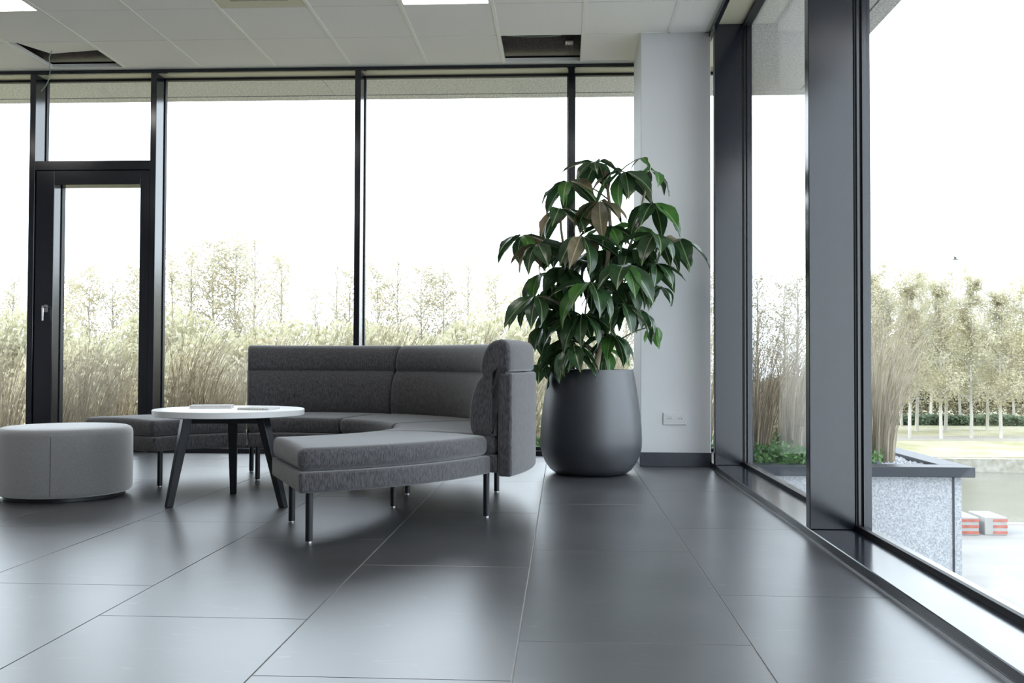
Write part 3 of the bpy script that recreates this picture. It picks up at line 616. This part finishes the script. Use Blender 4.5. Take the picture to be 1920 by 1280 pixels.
for cx, lab in ((1672, 'red and white striped concrete block partly behind the planter wall'), (1860, 'red and white striped concrete block, rightmost on the quay')):
    p = atz(cx+ (0 if cx > 1700 else 140), 1000, ZG); r = tag(empty('barrier_block', (p.x if cx > 1700 else atz(1812, 1002, ZG).x, p.y, ZG)), lab, 'concrete block')
    MB().box(-0.32, 0.32, -0.3, 0.9, 0, 0.53).build('block', M['conc'], r, bev=0.03)
    for z in (0.04, 0.215, 0.39): MB().box(-0.10 if cx > 1700 else -0.32, 0.318, -0.304, -0.30, z, z+0.085).build('painted_stripe', M['red'], r)

# ------------------------------------------------------------------ trees
def tree_mesh(seed, h, spread, nl, ls, leaf, clear=0.16, upright=0.75, bark='wood'):
    r = random.Random(seed); b = MB(); L = MB()
    tr = [Vector((0, 0, 0))]; x = y = 0
    for i in range(1, 9): x += r.uniform(-.06, .06)*h*0.1; y += r.uniform(-.06, .06)*h*0.1; tr.append(Vector((x, y, h*i/8)))
    b.tube(tr, [0.012*h*(1-0.93*i/8) for i in range(9)], 6, cap=False)
    def leaves(p, n, s):
        for _ in range(n):
            q = p+Vector((r.gauss(0, s), r.gauss(0, s), r.gauss(0, s))); a = Vector((r.gauss(0, 1), r.gauss(0, 1), r.gauss(0, 1))).normalized(); c = a.orthogonal().normalized(); l = 0.75*ls*r.uniform(.6, 1.4)
            L.add([q-a*l, q+c*l*0.55, q+a*l, q-c*l*0.55], [(0, 1, 2, 3)])
    nb_ = 46
    for i in range(nb_):
        t = clear+(0.97-clear)*(i/nb_); k = min(7, int(t*8)); p = tr[k].lerp(tr[k+1], t*8-k); a = r.uniform(0, 2*PI)
        ln = spread*h*(1-t*0.58)*r.uniform(.55, 1.1); d = Vector((math.cos(a)*(1-upright*0.55), math.sin(a)*(1-upright*0.55), upright*r.uniform(.6, 1.1))).normalized(); pts = [p]; rad = [0.0042*h*(1-t*.6)]
        for s in range(1, 5):
            d = (d+Vector((r.uniform(-.2, .2), r.uniform(-.2, .2), r.uniform(-.1, .12)))).normalized(); pts.append(pts[-1]+d*ln/4); rad.append(rad[0]*(1-s/4.6))
        b.tube(pts, rad, 4, cap=False)
        for s in range(1, 5):
            for _ in range(3):
                e = pts[s]+Vector((r.gauss(0, 1), r.gauss(0, 1), r.gauss(0.4, .7))).normalized()*ln*r.uniform(.14, .34)
                b.tube([pts[s], pts[s].lerp(e, .5)+Vector((0, 0, .04)), e], [rad[s]*.7, rad[s]*.5, 0.006], 3, cap=False)
                leaves(e, max(1, int(1.6*nl/(nb_*12)*r.uniform(.2, 1.8))), ln*0.11); 
    return b.mesh('trunk_and_branches', M[bark], smooth=True), L.mesh('foliage', leaf)
TV = [tree_mesh(31, 10, .30, 2400, .085, M['yleaf']), tree_mesh(32, 10, .33, 3000, .085, M['yleaf']), tree_mesh(33, 10, .26, 1300, .075, M['yleaf'], .12, .9), tree_mesh(34, 10, .34, 4200, .09, M['gleaf'], .2)]
TP = [tree_mesh(41, 11, .27, 6200, .10, M['pleaf'], .20, .8, 'pwood'), tree_mesh(42, 11, .29, 5600, .10, M['pleaf'], .22, .75, 'pwood')]
def tree(px, topy, y, var, label, grp, h0):
    base = at(px, 700, y); top = at(px, topy, y).z; s = (top-ZG)/h0
    r = empty('tree', (base.x, y, ZG), random.uniform(0, 6.28)); r.scale = (s*random.uniform(.95, 1.15), s*random.uniform(.95, 1.15), s)
    tag(r, label, 'tree', grp); link('trunk_and_branches', var[0], r); f_ = link('foliage', var[1], r); f_['kind'] = 'stuff'
TREES = [(-40, 540), (25, 520), (75, 560), (125, 520), (165, 505), (215, 525), (255, 500), (318, 480), (352, 468), (398, 450), (440, 462), (478, 448), (520, 480), (585, 540), (628, 490), (652, 505), (705, 505), (742, 482), (790, 500), (832, 515), (872, 490), (925, 515), (975, 540), (1030, 540), (1180, 550), (1335, 520)]
def baylab(px):
    for a, b_, t in ((-100, 55, 'left of the glazed door'), (55, 270, 'seen through the glazed door'), (270, 500, 'left of and above the sofa back'), (500, 665, 'seen just left of the slim mullion'), (665, 1000, 'between the slim mullion and the potted plant'), (1000, 1400, 'mostly hidden behind plant and column')):
        if a <= px < b_: return t
ORD = ['first', 'second', 'third', 'fourth', 'fifth', 'sixth', 'seventh', 'eighth', 'ninth', 'tenth']
cnt = {}
for i, (px, ty) in enumerate(TREES):
    bl_ = baylab(px); cnt[bl_] = cnt.get(bl_, 0)+1
    tree(px, ty, random.choice((42, 46, 50, 55)), TV[(i*5+i//3) % 4 if px not in (585,) else 2], 'thin pale yellow-leaved tree '+bl_+', '+ORD[cnt[bl_]-1]+' from left', 'thin yellow trees beyond the back windows', 10)
RT = [(1640, 515, 72), (1661, 540, 70), (1705, 530, 65), (1718, 520, 72), (1764, 528, 65), (1772, 545, 72), (1820, 520, 66), (1850, 560, 73), (1876, 545, 66), (1925, 540, 66), (1960, 550, 70), (1690, 560, 78), (1745, 560, 84), (1800, 570, 80), (1900, 570, 80)]
front = sorted(p for p in RT if p[2] < 71)
for i, q in enumerate(RT):
    lab = 'tall pale poplar with whitish trunk by the far path, '+ORD[front.index(q)]+' from left' if q in front else 'pale poplar standing behind the front row on the far bank'
    tree(*q, TP[i % 2], lab, 'poplars on the far canal bank' if q in front else 'poplars behind the front row', 11)
for px, ty, y, i, w_ in ((1425, 520, 45, 2, 'leftmost'), (1470, 530, 50, 0, 'middle'), (1500, 520, 44, 2, 'rightmost')): tree(px, ty, y, TV[i], w_+' slender yellow tree seen between the two wide dark posts', 'slender trees between the dark posts', 10)
# understorey shrubs and hedge
SV = [bush_mesh(51, M['gleaf'], 2.6, 2.0, 2.6, 9000, .12), bush_mesh(52, M['yleaf'], 2.4, 2.0, 2.4, 8000, .12)]
for i in range(19):
    px = -60+i*62+random.uniform(-20, 20); y = random.uniform(30, 38); ty = random.choice((585, 610, 630, 640, 600)); p = at(px, ty, y)
    o = link('shrub', SV[i % 2]); s = (p.z-ZG)/5.0; o.location = (p.x, y, ZG); o.scale = (1.15, 1.0, s)
    tag(o, 'pale yellow green shrub behind the dry grasses outside the back windows', 'shrub', 'shrubs behind the dry reeds')
for i, px in enumerate((1405, 1450, 1495, 1640, 1690, 1740, 1790, 1840, 1890, 1940)):
    p = at(px, 800, 92 if px > 1600 else 60); o = link('shrub', SV[(i+1) % 2]); o.location = (p.x, p.y, ZG); sc = 1.45 if px > 1600 else 0.9; o.scale = (sc*1.1, sc, sc*random.uniform(.8, 1.05)*(1.15 if px > 1600 else 1.0))
    tag(o, 'hazy olive shrub behind the hedge on the far bank' if px > 1600 else 'olive shrub far behind, between the wide dark posts', 'shrub', 'shrubs behind the hedge' if px > 1600 else 'shrubs between the dark posts')
hg = MB(); rr = random.Random(9)
hb_ = bush_mesh(61, M['dleaf'], 1, 1, 1, 10, .1)
x0 = at(1640, 790, 79.5).x; x1 = 75
b = MB()
for i in range(9000):
    x = rr.uniform(x0, x1); z = rr.uniform(0, 0.82+0.06*math.sin(x*1.3)); y = rr.choice((79.0, 79.9))+rr.gauss(0, .08) if z < .7 else rr.uniform(79.0, 79.9); q = Vector((x, y, z)); a = Vector((rr.gauss(0, 1), rr.gauss(0, 1), rr.gauss(0, 1))).normalized()*0.14; c = a.orthogonal()*0.7; b.add([q-a, q+c, q+a, q-c], [(0, 1, 2, 3)])
h_ = tag(empty('hedge', (0, 0, ZG)), 'long low dark green hedge behind the poplars', 'hedge')
f_ = b.build('leaves', M['dleaf'], h_); f_['kind'] = 'stuff'; boxo('core', x0, x1, 79.1, 79.8, 0, 0.72, M['dleaf'], h_)
# bird in the sky
bp = at(1791, 486, 60); bd = tag(empty('bird', bp), 'small dark bird flying in the pale sky above the poplars', 'bird')
B = MB(); B.tube([(-.20, 0, -.02), (-.1, 0, 0), (.05, 0, .01), (.16, 0, .02), (.22, 0, .01)], [.01, .04, .05, .035, .008], 8); B.build('body', M['bird'], bd, smooth=True)
for s in (-1, 1):
    w = MB(); w.add([(-.07, s*.03, .02), (.07, s*.03, .02), (.05+.10*s, s*.10, .17), (-.04+.10*s, s*.10, .16), (.02+.26*s, s*.12, .14)], [(0, 1, 2, 3), (3, 2, 4)]); w.build('wing', M['bird'], bd)
